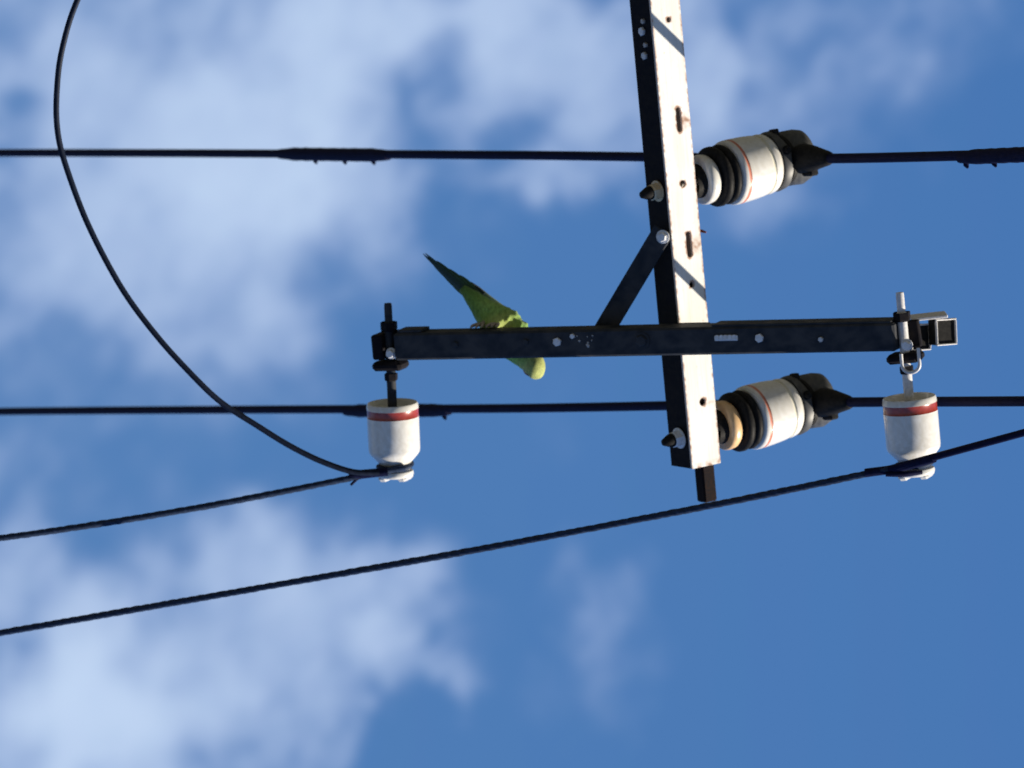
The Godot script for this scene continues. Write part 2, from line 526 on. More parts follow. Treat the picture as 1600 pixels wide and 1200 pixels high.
var nw := W(sin(deg_to_rad(33.0)), 0, cos(deg_to_rad(33.0)))      # out of the white face
var nd := W(-cos(deg_to_rad(33.0)), 0, sin(deg_to_rad(33.0)))     # out of the dark face
const WHITE_WIDE := 0.066
const DARK_WIDE := 0.068
var post_axis := Vector3.ZERO
var post_from := Vector3.ZERO

func hex_bolt(called: String, at: Vector3, axis: Vector3, r: float, high: float, m: Material, parent: Node, washer := 0.0) -> MeshInstance3D:
	var st := start()
	var b := at
	if washer > 0.0:
		add_lathe(st, at, axis, [Vector2(0, 0), Vector2(washer, 0), Vector2(washer, 0.002), Vector2(0, 0.002)], 24)
		b = at + axis.normalized() * 0.002
	add_lathe(st, b, axis, [Vector2(r, 0), Vector2(r, high * 0.8), Vector2(r * 0.85, high), Vector2(0, high)], 6, 0.3, true)
	return obj(called, st, m, parent)

func mast() -> void:
	var t := thing("steel_mast", "tall square steel mast with white slotted face and side coloured dark for shade", "mast", Vector3(0, 0, 0))
	var top := Vector3(0, MAST_TOP, 0)
	var tw := -nd
	var long := 1.75
	# white slotted face plate
	var spots := [[1061, 187, 4.4, 19, 0.9], [1077, 382, 4.6, 20, 0.75], [1067, 287, 4.6, 4.6], [1098, 628, 5.2, 5.2, 0.55], [1081, 445, 4.0, 4.0], [1045, 31, 3.6, 3.6]]
	var holes: Array = []
	for s in spots:
		var p := on_plane(s[0], s[1], top, nw) - top
		var h := [clampf(p.dot(tw), 0.01, WHITE_WIDE - 0.01), -p.y, s[2] * 0.0012 / 0.839, s[3] * 0.00123]
		if absf(s[2] - s[3]) < 0.1: h[3] = h[2]
		if s.size() > 4: h.append(s[4])
		holes.append(h)
	var st := start()
	add_plate(st, top, tw, Vector3.DOWN, nw, WHITE_WIDE, long, 0.005, holes)
	obj("face_plate", st, paint_material(holes, WHITE_WIDE, long), t)
	# side plate, near-black to paint its shade, butted behind the face plate
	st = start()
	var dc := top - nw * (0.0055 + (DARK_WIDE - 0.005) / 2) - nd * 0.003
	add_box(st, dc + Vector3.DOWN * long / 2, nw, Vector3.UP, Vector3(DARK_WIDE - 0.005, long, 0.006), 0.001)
	obj("shade_toned_side_plate", st, mats.dark_steel_and_shade, t)
	# post inside the channel, standing on the ground and ending above it
	st = start()
	var pc := top - nw * 0.034 + tw * 0.0512
	add_box(st, Vector3(pc.x, (MAST_TOP + 0.074) / 2, pc.z), tw, Vector3.UP, Vector3(0.029, MAST_TOP + 0.074, 0.028), 0.003)
	obj("inner_post", st, mats.rusty_steel, t)
	# fixings on the dark face
	for s in [[1004, 49, 0.0085, "bolt_white"], [1006, 33, 0.005, "tarnished"], [1010, 70, 0.005, "tarnished"], [1008, 87, 0.0075, "galvanised"]]:
		var p := on_plane(s[0], s[1], top, nd)
		hex_bolt("bolt", p, nd, s[2], 0.005, mats[s[3]], t)
	# small clip sticking out beside the lower slot
	st = start()
	var cp := on_plane(1100, 362, top, nw)
	add_tube(st, [cp - nw * 0.03, cp - nw * 0.012 + tw * 0.004, cp - nw * 0.006 + tw * 0.009 + Vector3.UP * 0.003], [0.003, 0.003, 0.002], 8)
	obj("rusty_clip", st, mats.beak, t)
	# band that holds the channel to the post
	st = start()
	add_box(st, top - nw * 0.0345 + tw * 0.0212 + Vector3.DOWN * 1.45, tw, Vector3.UP, Vector3(0.035, 0.05, 0.026), 0.001)
	obj("spacer", st, mats.dark_steel_and_shade, t)

var arm_dir := Vector3.ZERO
var arm_front := Vector3.ZERO
var arm_up := Vector3.ZERO
var arm_a := Vector3.ZERO
var arm_b := Vector3.ZERO
const ARM := 0.052
const ARM_TURN := 25.0

func arm_t(r: float) -> float:
	return 0.043 + r * tan(deg_to_rad(ARM_TURN))

func arm_point(x: float, y: float) -> Vector3:      # the point of the crossarm's middle plane at a place along it
	var p := at_z(x, y, 0.0)
	for i in 8: p = at_z(x, y, arm_t(-p.x))
	return p

func crossarm() -> void:
	arm_a = arm_point(624, 539)
	arm_b = arm_point(1405, 523.5)
	arm_dir = (arm_b - arm_a).normalized()
	arm_front = W(-sin(deg_to_rad(ARM_TURN)), 0, cos(deg_to_rad(ARM_TURN)))
	arm_front = (arm_front - arm_dir * arm_front.dot(arm_dir)).normalized()
	arm_up = arm_front.cross(arm_dir)
	if arm_up.y < 0: arm_up = -arm_up
	var mid := (arm_a + arm_b) / 2
	var t := thing("crossarm", "dark square steel crossarm bolted across the front of the mast", "crossarm", mid)
	var st := start()
	add_box(st, mid, arm_dir, arm_up, Vector3((arm_b - arm_a).length(), ARM, ARM), 0.004)
	obj("bar", st, mats.arm_steel, t)
	# thin rail laid along the outer thirds of the underside
	st = start()
	var u0 := arm_point(664, 515); var u1 := arm_point(628, 515)
	add_box(st, mid - arm_up * (ARM / 2 + 0.003) + arm_dir * (((u0 + u1) / 2 - mid).dot(arm_dir)), arm_dir, arm_up, Vector3(0.05, 0.006, 0.04), 0.001)
	obj("shim", st, mats.arm_steel, t)
	st = start()
	var v0 := arm_point(1118, 500); var v1 := arm_point(1398, 500)
	add_box(st, mid - arm_up * (ARM / 2 + 0.002) + arm_dir * (((v0 + v1) / 2 - mid).dot(arm_dir)), arm_dir, arm_up, Vector3((v1 - v0).length(), 0.004, 0.045), 0.001)
	obj("shim", st, mats.arm_steel, t)
	# fixings on its front; the pale ones stand in for holes with light behind
	var front := mid + arm_front * (ARM / 2)
	for s in [[871, 534, 0.0085, "bolt_white", 0.0], [895, 525, 0.005, "bolt_white", 0.0], [1187, 528, 0.0085, "bolt_white", 0.0], [1283, 530, 0.005, "galvanised", 0.0], [822, 534, 0.006, "arm_steel", 0.0], [1003, 532, 0.011, "arm_steel", 0.016], [712, 538, 0.006, "arm_steel", 0.0]]:
		hex_bolt("bolt", on_plane(s[0], s[1], front, arm_front), arm_front, s[2], 0.005, mats[s[3]], t, s[4])
	st = start()
	var sp := on_plane(1135, 528, front, arm_front)
	add_box(st, sp + arm_front * 0.0015, arm_dir, arm_up, Vector3(0.046, 0.010, 0.003), 0.001)
	for k in 5:
		add_box(st, sp + arm_front * 0.0035 + arm_dir * (k - 2) * 0.0085 - arm_up * 0.0018, arm_dir, arm_up, Vector3(0.005, 0.009, 0.0022), 0.0005)
	obj("slot_light_strip", st, mats.bolt_white, t)  # white strip stands in for a slot with light showing through
	st = start()
	var rng := RandomNumberGenerator.new(); rng.seed = 12
	for k in 9:
		var dp := on_plane(902 + rng.randf_range(-10, 26), 533 + rng.randf_range(-9, 10), front, arm_front)
		var dr := rng.randf_range(0.0015, 0.0038)
		add_lathe(st, dp - arm_front * 0.0003, arm_front, [Vector2(dr, 0), Vector2(dr * 0.7, 0.0008), Vector2(0, 0.0011)], 9, rng.randf(), false, 0.16)
	obj("bird_dropping", st, mats.tarnished, t)
	st = start()                                         # bracket between the bar and the mast's corner
	var cz := on_plane(1066, 533, front, arm_front) - arm_front * (ARM + 0.004)
	add_box(st, cz, arm_dir, arm_up, Vector3(0.07, 0.050, 0.006), 0.001)
	obj("mounting_plate", st, mats.dark_steel_and_shade, t)
	# square sockets beyond the near pin; black paints inner shade, pale the sunlit rim
	var look := W(sin(deg_to_rad(28.0)), -0.06, cos(deg_to_rad(28.0))).normalized()
	for s in [[1437, 527, 0.041, 0.047, 0.0], [1477, 518.5, 0.043, 0.047, 0.006]]:
		var c: Vector3 = at_z(s[0], s[1], arm_b.z - 0.055 + s[4])
		var side := (arm_dir - look * arm_dir.dot(look)).normalized()
		var hi := side.cross(look)
		if hi.y < 0: hi = -hi
		st = start()
		add_box(st, c - look * 0.012, side, hi, Vector3(s[2], s[3], 0.026), 0.002)
		var so := obj("socket", st, mats.rubber, t)
		st = start()
		var wall := 0.0032
		for q in [-1.0, 1.0]:
			add_box(st, c + look * 0.003 + hi * q * (s[3] - wall + 0.002) / 2, side, hi, Vector3(s[2] + 0.002, wall, 0.006), 0.0012)
			add_box(st, c + look * 0.003 + side * q * (s[2] - wall + 0.002) / 2, side, hi, Vector3(wall, s[3] - wall * 2 + 0.0016, 0.006), 0.0012)
		obj("rim", st, mats.galvanised, so)
	# strap that joins bar and sockets along their underside
	st = start()
	var k0 := at_z(1420, 497, arm_b.z - 0.045); var k1 := at_z(1477, 491, arm_b.z - 0.045)
	add_box(st, (k0 + k1) / 2 + look * 0.004, (k1 - k0), arm_up, Vector3((k1 - k0).length(), 0.006, 0.05), 0.0015)
	obj("strap", st, mats.galvanised, t)
	# block at the far end
	st = start()
	add_box(st, arm_point(597, 540), arm_dir, arm_up, Vector3(0.022, 0.048, 0.05), 0.003)
	obj("end_block", st, mats.dark_steel_and_shade, t)

func brace() -> void:
	var a := at_z(1031, 370, -0.006)
	var b := at_z(941, 521, -0.068)
	var t := thing("diagonal_brace", "dark flat steel brace slanting between mast and crossarm", "brace", b)
	var st := start()
	var d := (a - b).normalized()
	var f := arm_front
	add_box(st, (a + b) / 2 + d * 0.006, d, d.cross(f), Vector3((a - b).length() + 0.016, 0.040, 0.006), 0.0015)
	obj("flat_bar", st, mats.arm_steel, t)
	hex_bolt("bolt", on_plane(1036, 370, a + f * 0.003, f), f, 0.009, 0.007, mats.bolt_white, t, 0.013)

func post_insulators() -> void:
	var top := Vector3(0, MAST_TOP, 0)
	var face := top - nw * (DARK_WIDE / 2)
	post_from = on_plane(1029, 298, face, nd)
	# its far end lies along the dark face's normal, drooping a little
	var far := at_z(1203, 254, post_from.z - 0.545 * 0.25)
	post_axis = (far - post_from).normalized()
	var label := "white post insulator with a pale first disc and black ribs, bolted through the mast %s"
	var t := thing("post_insulator", label % "above the diagonal brace as pictured", "insulator", post_from, "post insulators bolted through the mast")
	var lower := make_post(t)
	var from2 := on_plane(1063, 684, face, nd)
	var c := copy(t, from2, "white post insulator with a tan first disc, bolted through the free end of the mast")
	t.set_meta("label", "white post insulator with a white first disc, bolted through the mast beside the brace")
	for k in c.get_children():
		if String(k.name).begins_with("small_disc"): (k as MeshInstance3D).material_override = mats.tan_glaze
		if String(k.name).begins_with("nut"): (k as MeshInstance3D).material_override = mats.bolt_white

func make_post(t: Node3D) -> Node3D:
	var o := post_from
	var a := post_axis
	var st := start()
	add_lathe(st, o, a, [Vector2(0, -0.037), Vector2(0.006, -0.036), Vector2(0.0085, -0.028), Vector2(0.0085, 0.30)], 16)
	obj("bolt", st, mats.tarnished, t)
	hex_bolt("nut", o - a * 0.002, -a, 0.0165, 0.014, mats.brass, t, 0.02)
	st = start()
	add_lathe(st, o - a * 0.018, -a, [Vector2(0.013, 0), Vector2(0.013, 0.006), Vector2(0.006, 0.022), Vector2(0, 0.024)], 16)
	obj("bolt_tip", st, mats.rubber, t)
	# hub and ribs
	st = start()
	add_lathe(st, o, a, [Vector2(0.030, 0.072), Vector2(0.033, 0.090), Vector2(0.033, 0.126)], 40)
	obj("hub", st, mats.rubber, t)
	st = start()
	add_lathe(st, o, a, [Vector2(0.03, 0.0905), Vector2(0.043, 0.091), Vector2(0.0465, 0.094), Vector2(0.0475, 0.100), Vector2(0.0465, 0.109), Vector2(0.043, 0.114), Vector2(0.032, 0.1145)], 56)
	obj("small_disc", st, mats.porcelain, t)
	st = start()
	add_lathe(st, o, a, [Vector2(0.03, 0.119), Vector2(0.053, 0.120), Vector2(0.057, 0.124), Vector2(0.0575, 0.130), Vector2(0.055, 0.135), Vector2(0.050, 0.138), Vector2(0.050, 0.140), Vector2(0.056, 0.143), Vector2(0.0575, 0.148), Vector2(0.055, 0.153), Vector2(0.034, 0.155)], 56)
	obj("black_rib", st, mats.rubber, t)
	# body with its rings
	st = start()
	add_lathe(st, o, a, [Vector2(0.034, 0.1555), Vector2(0.054, 0.156), Vector2(0.059, 0.1575), Vector2(0.0615, 0.161), Vector2(0.0620, 0.166)], 64)
	add_lathe(st, o, a, [Vector2(0.0620, 0.172), Vector2(0.0618, 0.185), Vector2(0.0608, 0.205), Vector2(0.0592, 0.222), Vector2(0.0585, 0.226)], 64)
	add_lathe(st, o, a, [Vector2(0.0575, 0.234), Vector2(0.0580, 0.240), Vector2(0.0568, 0.247), Vector2(0.053, 0.252), Vector2(0.04, 0.2535)], 64)
	obj("body", st, mats.porcelain, t)
	st = start()
	add_lathe(st, o, a, [Vector2(0.0620, 0.166), Vector2(0.0612, 0.1675), Vector2(0.0612, 0.1705), Vector2(0.0620, 0.172)], 64)
	obj("red_ring", st, mats.pale_red, t)
	st = start()
	add_lathe(st, o, a, [Vector2(0.0585, 0.226), Vector2(0.0562, 0.228), Vector2(0.0558, 0.232), Vector2(0.0575, 0.234)], 64)
	obj("cream_ring", st, mats.cream, t)
	# moulded black cover over the conductor clamp
	st = start()
	add_lathe(st, o, a, [Vector2(0.03, 0.2537), Vector2(0.0555, 0.254), Vector2(0.0575, 0.258), Vector2(0.0565, 0.270), Vector2(0.049, 0.275), Vector2(0.0475, 0.290), Vector2(0.052, 0.295), Vector2(0.053, 0.318), Vector2(0.048, 0.332), Vector2(0.034, 0.338), Vector2(0, 0.339)], 40, 0.0, false, 0.022)
	obj("clamp_cover", st, mats.cover, t)
	st = start()
	add_lathe(st, o, a, [Vector2(0.046, 0.2785), Vector2(0.0505, 0.279), Vector2(0.0505, 0.2865), Vector2(0.046, 0.287)], 40, 0.0, false, 0.022)
	var lug: Vector3 = o + a * 0.283 + (Vector3.DOWN - a * Vector3.DOWN.dot(a)).normalized() * 0.054 + arm_front * 0.012
	add_box(st, lug, a, arm_front, Vector3(0.012, 0.02, 0.014), 0.002)
	obj("strap", st, mats.rubber, t)
	var out := (arm_front - a * arm_front.dot(a)).normalized()
	for q in [0.262, 0.312]:
		hex_bolt("cover_bolt", o + a * q + out * 0.052 + Vector3.UP * (0.012 if q > 0.3 else -0.02), out, 0.0065, 0.007, mats.tarnished if q > 0.3 else mats.rubber, t, 0.009)
	return t

func cable_point(x: float, y: float, slope: float, r0: float, t0: float) -> Vector3:
	var p := at_z(x, y, t0)
	for i in 12: p = at_z(x, y, t0 + (-p.x - r0) * slope)
	return p

func pin_insulators() -> void:
	# far (left) pin, then a copy at the near end of the crossarm
	var base := arm_point(613, 630)
	var t := thing("pin_insulator", "shaded white pin insulator with red band, where the wide cable loop is tied", "insulator", base, "pin insulators standing on the crossarm ends")
	var up := (Vector3.UP - arm_dir * 0.06).normalized()        # this pin stands a little askew
	var o := base
	var s := 0.00122
	var st := start()
	add_lathe(st, o, up, [Vector2(0.0, -0.195), Vector2(0.0068, -0.194), Vector2(0.0075, -0.190), Vector2(0.0075, -0.158), Vector2(0.009, -0.157), Vector2(0.009, 0.05)], 20)
	obj("pin", st, mats.arm_steel, t)  # dark tone stands in for shade on this pin
	hex_bolt("nut", o - up * 0.158, up, 0.0165, 0.017, mats.dark_steel_and_shade, t, 0.0)
	st = start()
	add_box(st, o - up * 0.114 - arm_front * 0.021, arm_dir, up, Vector3(0.05, 0.05, 0.012), 0.002)
	obj("clamp_plate", st, mats.dark_steel_and_shade, t)
	st = start()
	add_box(st, o - up * 0.0745, arm_dir, up, Vector3(0.062, 0.018, 0.046), 0.006)
	obj("flange", st, mats.dark_steel_and_shade, t)
	hex_bolt("nut", o - up * 0.1 + arm_dir * 0.012 + arm_front * 0.018, arm_front, 0.0085, 0.009, mats.bolt_white, t, 0.011)
	hex_bolt("nut", o - up * 0.058, up, 0.013, 0.014, mats.dark_steel_and_shade, t, 0.0)
	# porcelain
	st = start()
	add_lathe(st, o, up, [Vector2(0.012, 0.012), Vector2(0.040, 0.010), Vector2(0.044, 0.002), Vector2(0.0475, -0.001), Vector2(0.0492, 0.002), Vector2(0.0500, 0.010)], 64)
	add_lathe(st, o, up, [Vector2(0.0500, 0.026), Vector2(0.0498, 0.06), Vector2(0.0497, 0.089), Vector2(0.0487, 0.0945), Vector2(0.046, 0.099), Vector2(0.039, 0.107), Vector2(0.0345, 0.112), Vector2(0.0325, 0.1145), Vector2(0.0290, 0.118), Vector2(0.0285, 0.126), Vector2(0.030, 0.130), Vector2(0.034, 0.1315), Vector2(0.0355, 0.136), Vector2(0.0345, 0.141), Vector2(0.030, 0.1435), Vector2(0.0, 0.1445)], 64)
	obj("body", st, mats.porcelain, t)
	st = start()
	add_lathe(st, o, up, [Vector2(0.0500, 0.010), Vector2(0.0494, 0.0115), Vector2(0.0494, 0.0245), Vector2(0.0500, 0.026)], 64)
	obj("red_band", st, mats.red_glaze, t)
	for q in [-1.0, 1.0]:                               # two ears of the saddle on top
		st = start()
		add_box(st, o + up * 0.1450 + arm_dir * q * 0.020, arm_dir, up, Vector3(0.020, 0.012, 0.040), 0.005)
		obj("ear", st, mats.porcelain, t)
	st = start()
	var ring: Array = []
	for k in 25:
		var th := TAU * k / 24.0
		ring.append(o + up * (0.1225 + 0.002 * sin(th * 2)) + arm_dir * cos(th) * 0.0325 + arm_front * sin(th) * 0.0325)
	add_tube(st, ring, [0.0045], 10)
	obj("tie_wire", st, mats.strand, t)
	var base2 := arm_point(1420.5, 621)
	var c := copy(t, base2, "white pin insulator with red band, brightly sunlit, on the crossarm end with the square sockets")
	c.basis = Basis(arm_front, (Vector3.UP - arm_dir * 0.06).normalized().signed_angle_to((Vector3.UP + arm_dir * 0.008).normalized(), arm_front))
	up = (Vector3.UP - arm_dir * 0.06).normalized()
	for k in c.get_children():
		if k.name == &"pin": (k as MeshInstance3D).material_override = mats.galvanised  # paler tone so the near pin reads as sunlit
	# bright loop of the U-bolt under the near end
	org = base2
	st = start()
	var u: Array = []
	for k in 13:
		var th := PI * k / 12.0
		u.append(base2 - up * (0.064 - 0.014 * sin(th)) + arm_dir * (0.020 - 0.017 * cos(th)) + arm_front * 0.03)
	u.push_front(u[0] - up * 0.022)
	u.append(u[u.size() - 1] - up * 0.03)
	add_tube(st, u, [0.0033], 10)
	obj("u_bolt", st, mats.galvanised, c)
	org = Vector3.ZERO

func smooth_path(pts: Array, step: float) -> Array:
	var c := Curve3D.new()
	for i in pts.size():
		var q0: Vector3 = pts[maxi(i - 1, 0)]
		var q1: Vector3 = pts[mini(i + 1, pts.size() - 1)]
		var reach := minf((q1 - pts[i]).length() if i < pts.size() - 1 else 1e9, (pts[i] - q0).length() if i > 0 else 1e9)
		var tn: Vector3 = (q1 - q0).normalized() * reach / 3.0
		c.add_point(pts[i], -tn, tn)
	c.bake_interval = step
	var out: Array = []
	var n := int(c.get_baked_length() / step)
	for i in n + 1:
		out.append(c.sample_baked(c.get_baked_length() * i / n, true))
	return out

func splice(called: String, t: Node3D, a: Vector3, b: Vector3, r: float, seed_: int, m: Material, knobs: Array) -> void:
	var rng := RandomNumberGenerator.new()
	rng.seed = seed_
	var pts: Array = []
	var rad: Array = []
	var n := 28
	for i in n + 1:
		var k := float(i) / n
		pts.append(a.lerp(b, k))
		var end := clampf(minf(k, 1.0 - k) / 0.14, 0, 1)
		rad.append(lerpf(0.0105, r, end) + rng.randf_range(-0.0004, 0.0004) + 0.0003 * sin(k * 55.0))
	var st := start()
	add_tube(st, pts, rad, 16)
	for k in knobs:                                     # ends of the wrapping tape and tie tails standing off the wire
		var p: Vector3 = a.lerp(b, k)
		add_tube(st, [p, p + Vector3.UP * (r + 0.001), p + Vector3.UP * (r + 0.006) + (b - a).normalized() * 0.004], [0.006, 0.005, 0.002], 8)
	obj(called, st, m, t)

func fat_cable(label: String, y_left: float, y_mid: float, y_clamp: float, y_right: float, clamp: Vector3, clamp_x: float, sleeves: Array) -> void:
	var slope := tan(deg_to_rad(56.0))
	var r0 := -clamp.x
	var t0 := clamp.z
	var pts: Array = []
	var p0 := cable_point(0, y_left, slope, r0, t0)
	var p1 := cable_point(800, y_mid, slope, r0, t0)
	var p3 := cable_point(1600, y_right, slope, r0, t0)
	pts = [p0 + (p0 - p1) * 6.0 + Vector3.UP * 0.5, p0 + (p0 - p1) * 1.5 + Vector3.UP * 0.02, p0, p1, clamp, p3, p3 + (p3 - clamp) * 5.0, p3 + (p3 - clamp) * 25.0 + Vector3.UP * 0.6]
	var t := thing("thick_cable", label, "cable", clamp, "thick black cables carried by the post insulators")
	var st := start()
	add_tube(st, smooth_path(pts, 0.04), [0.0094], 14)
	obj("conductor", st, mats.cable, t)
	for s in sleeves:
		var a := cable_point(s[0], s[1], slope, r0, t0)
		var b := cable_point(s[2], s[3], slope, r0, t0)
		splice("wrapped_splice", t, a, b, s[4], int(s[0]), mats.cable, s[5])
	# tapered guard each side of the clamp
	var d := (p3 - clamp).normalized()
	st = start()
	add_lathe(st, clamp, d, [Vector2(0.0, -0.04), Vector2(0.02, -0.038), Vector2(0.026, -0.02), Vector2(0.0285, 0.0), Vector2(0.0275, 0.03), Vector2(0.022, 0.052), Vector2(0.0135, 0.085), Vector2(0.0112, 0.092), Vector2(0.0094, 0.093)], 28, 0.0, false, 0.035)
	obj("tapered_guard", st, mats.rubber, t)
	st = start()
	add_box(st, clamp + d * 0.028 + Vector3.UP * 0.026, d, Vector3.UP, Vector3(0.03, 0.014, 0.02), 0.003)
	obj("clamp_screw", st, mats.rubber, t)

func twisted(t: Node3D, path: Array, r: float, pitch: float, m: Material, strands := 3) -> void:
	var n := path.size()
	for s in strands:
		var pts: Array = []
		var run := 0.0
		for i in n:
			if i > 0: run += (path[i] - path[i - 1]).length()
			var tg: Vector3 = (path[mini(i + 1, n - 1)] - path[maxi(i - 1, 0)]).normalized()
			var u := tg.cross(Vector3.UP).normalized()
			var v := tg.cross(u)
			var th := TAU * (run / pitch + float(s) / strands) + 1.6 * cloud_b.get_noise_2d(run * 900.0, 50.0)
			var lay := r * (0.27 + 0.12 * cloud_b.get_noise_2d(run * 2500.0, s * 400.0))
			pts.append(path[i] + (u * cos(th) + v * sin(th)) * lay)
		var st := start()
		add_tube(st, pts, [r * 0.86], 8)
		obj("strand", st, m, t)

func cables() -> void:
	var tip := post_from + post_axis * 0.302
	var front := nw * 0.036
	var c1 := tip + front
	var q := screen(c1)
	fat_cable("thick black cable with a long wrapped splice, over cloud, crossing the loop cable high up", 239, 242.5, 0, 241, c1, q.x, [[437, 240.5, 607, 242.5, 0.0148, [0.33, 0.6, 0.86]], [1500, 246, 1680, 238, 0.0140, [0.05, 0.3]]])
	var face := Vector3(0, MAST_TOP, 0) - nw * (DARK_WIDE / 2)
	var c2 := c1 + (on_plane(1063, 684, face, nd) - post_from)
	fat_cable("thick black cable running behind both pin insulators, close along the crossarm", 643, 638, 0, 627, c2, screen(c2).x, [[540, 642, 702, 641, 0.0145, [0.95]]])
	# twisted cable from the left, dead-ended on the far pin
	var up := Vector3.UP
	var nl := arm_point(613, 630) + up * 0.1225
	var za := nl.z + 0.036
	var a0 := at_z(0, 841, za + 0.05)
	var a1 := at_z(592, 738, za)
	var t := thing("twisted_cable", "thin twisted grey cable rising from the left picture edge to the shaded pin insulator", "cable", a1, "thin twisted cables tied to the pin insulators")
	var mid := at_z(300, 795, za + 0.03)
	twisted(t, smooth_path([a0 + (a0 - mid) * 6.0 - up * 0.05, a0, mid, a1, a1 + (a1 - mid).normalized() * 0.05], 0.005), 0.0058, 0.062, mats.strand)
	var st := start()
	var w0 := at_z(545, 743, za + 0.004)
	var w1 := at_z(606, 737, za + 0.004)
	add_tube(st, [w0, w0.lerp(w1, 0.3), w0.lerp(w1, 0.6), w1], [0.0065, 0.0088, 0.0085, 0.008], 14)
	obj("binding", st, mats.cable, t)
	st = start()
	add_tube(st, [at_z(563, 744, za + 0.004), at_z(556, 750, za + 0.006), at_z(548, 758, za + 0.006)], [0.0035, 0.003, 0.0025], 8)
	obj("tie_tail", st, mats.cable, t)
	# the loop
	var loop := [[592, 739], [550, 737], [500, 720], [450, 695], [400, 664], [350, 632], [315, 601], [250, 531], [190, 450], [135, 345], [97, 240], [88, 180], [92, 105], [105, 45], [121, 0], [150, -60], [200, -130], [270, -190]]
	var pts: Array = []
	for i in loop.size():
		pts.append(at_z(loop[i][0], loop[i][1], za + 0.008 + 0.012 * i))
	var l := thing("loop_cable", "smooth thin dark cable curving in a wide bow down the left of the picture", "cable", pts[0])
	st = start()
	add_tube(st, smooth_path(pts, 0.01), [0.0056], 12)
	obj("conductor", st, mats.loop, l)
	# twisted cable across the whole picture, tied to the near pin
	var nr := arm_point(1420.5, 621) + up * 0.1225
	var zb := nr.z + 0.04
	var b0 := at_z(0, 989, zb - 0.52)
	var b1 := at_z(700, 867, zb - 0.25)
	var b15 := at_z(1110, 790, zb - 0.10)
	var b2 := at_z(1390, 733, zb)
	var b3 := at_z(1600, 676, zb + 0.15)
	var r := thing("twisted_cable", "thin grey cable crossing the whole picture past the mast's tip to the sunlit pin insulator", "cable", b2, "thin twisted cables tied to the pin insulators")
	twisted(r, smooth_path([b0 + (b0 - b1) * 5.0, b0, b1, b15, b2], 0.005), 0.0060, 0.062, mats.strand)
	st = start()
	add_tube(st, [b2, b3, b3 + (b3 - b2) * 20.0], [0.0068], 12)
	obj("smooth_run", st, mats.cable, r)
	st = start()
	var v0 := at_z(1352, 739, zb - 0.012); var v1 := at_z(1395, 733, zb); var v2 := at_z(1460, 716, zb + 0.05)
	add_tube(st, smooth_path([v0, v0.lerp(v1, 0.2), v1, v2], 0.01), [0.0080], 14)
	add_tube(st, [at_z(1384, 741, zb + 0.004), at_z(1412, 741, zb + 0.01), at_z(1440, 738, zb - 0.004)], [0.0045, 0.0055, 0.004], 12)
	obj("binding", st, mats.cable, r)

func screen(p: Vector3) -> Vector2:
	return dir_to_frame((p - cam_at).normalized())

# ---------------------------------------------------------------- the bird
func ellipse(c: Vector3, u: Vector3, v: Vector3, ru: float, rv: float, m: int) -> Array:
	var a: Array = []
	for k in m:
		var th := TAU * k / m
		a.append(c + u * cos(th) * ru + v * sin(th) * rv)
	return a

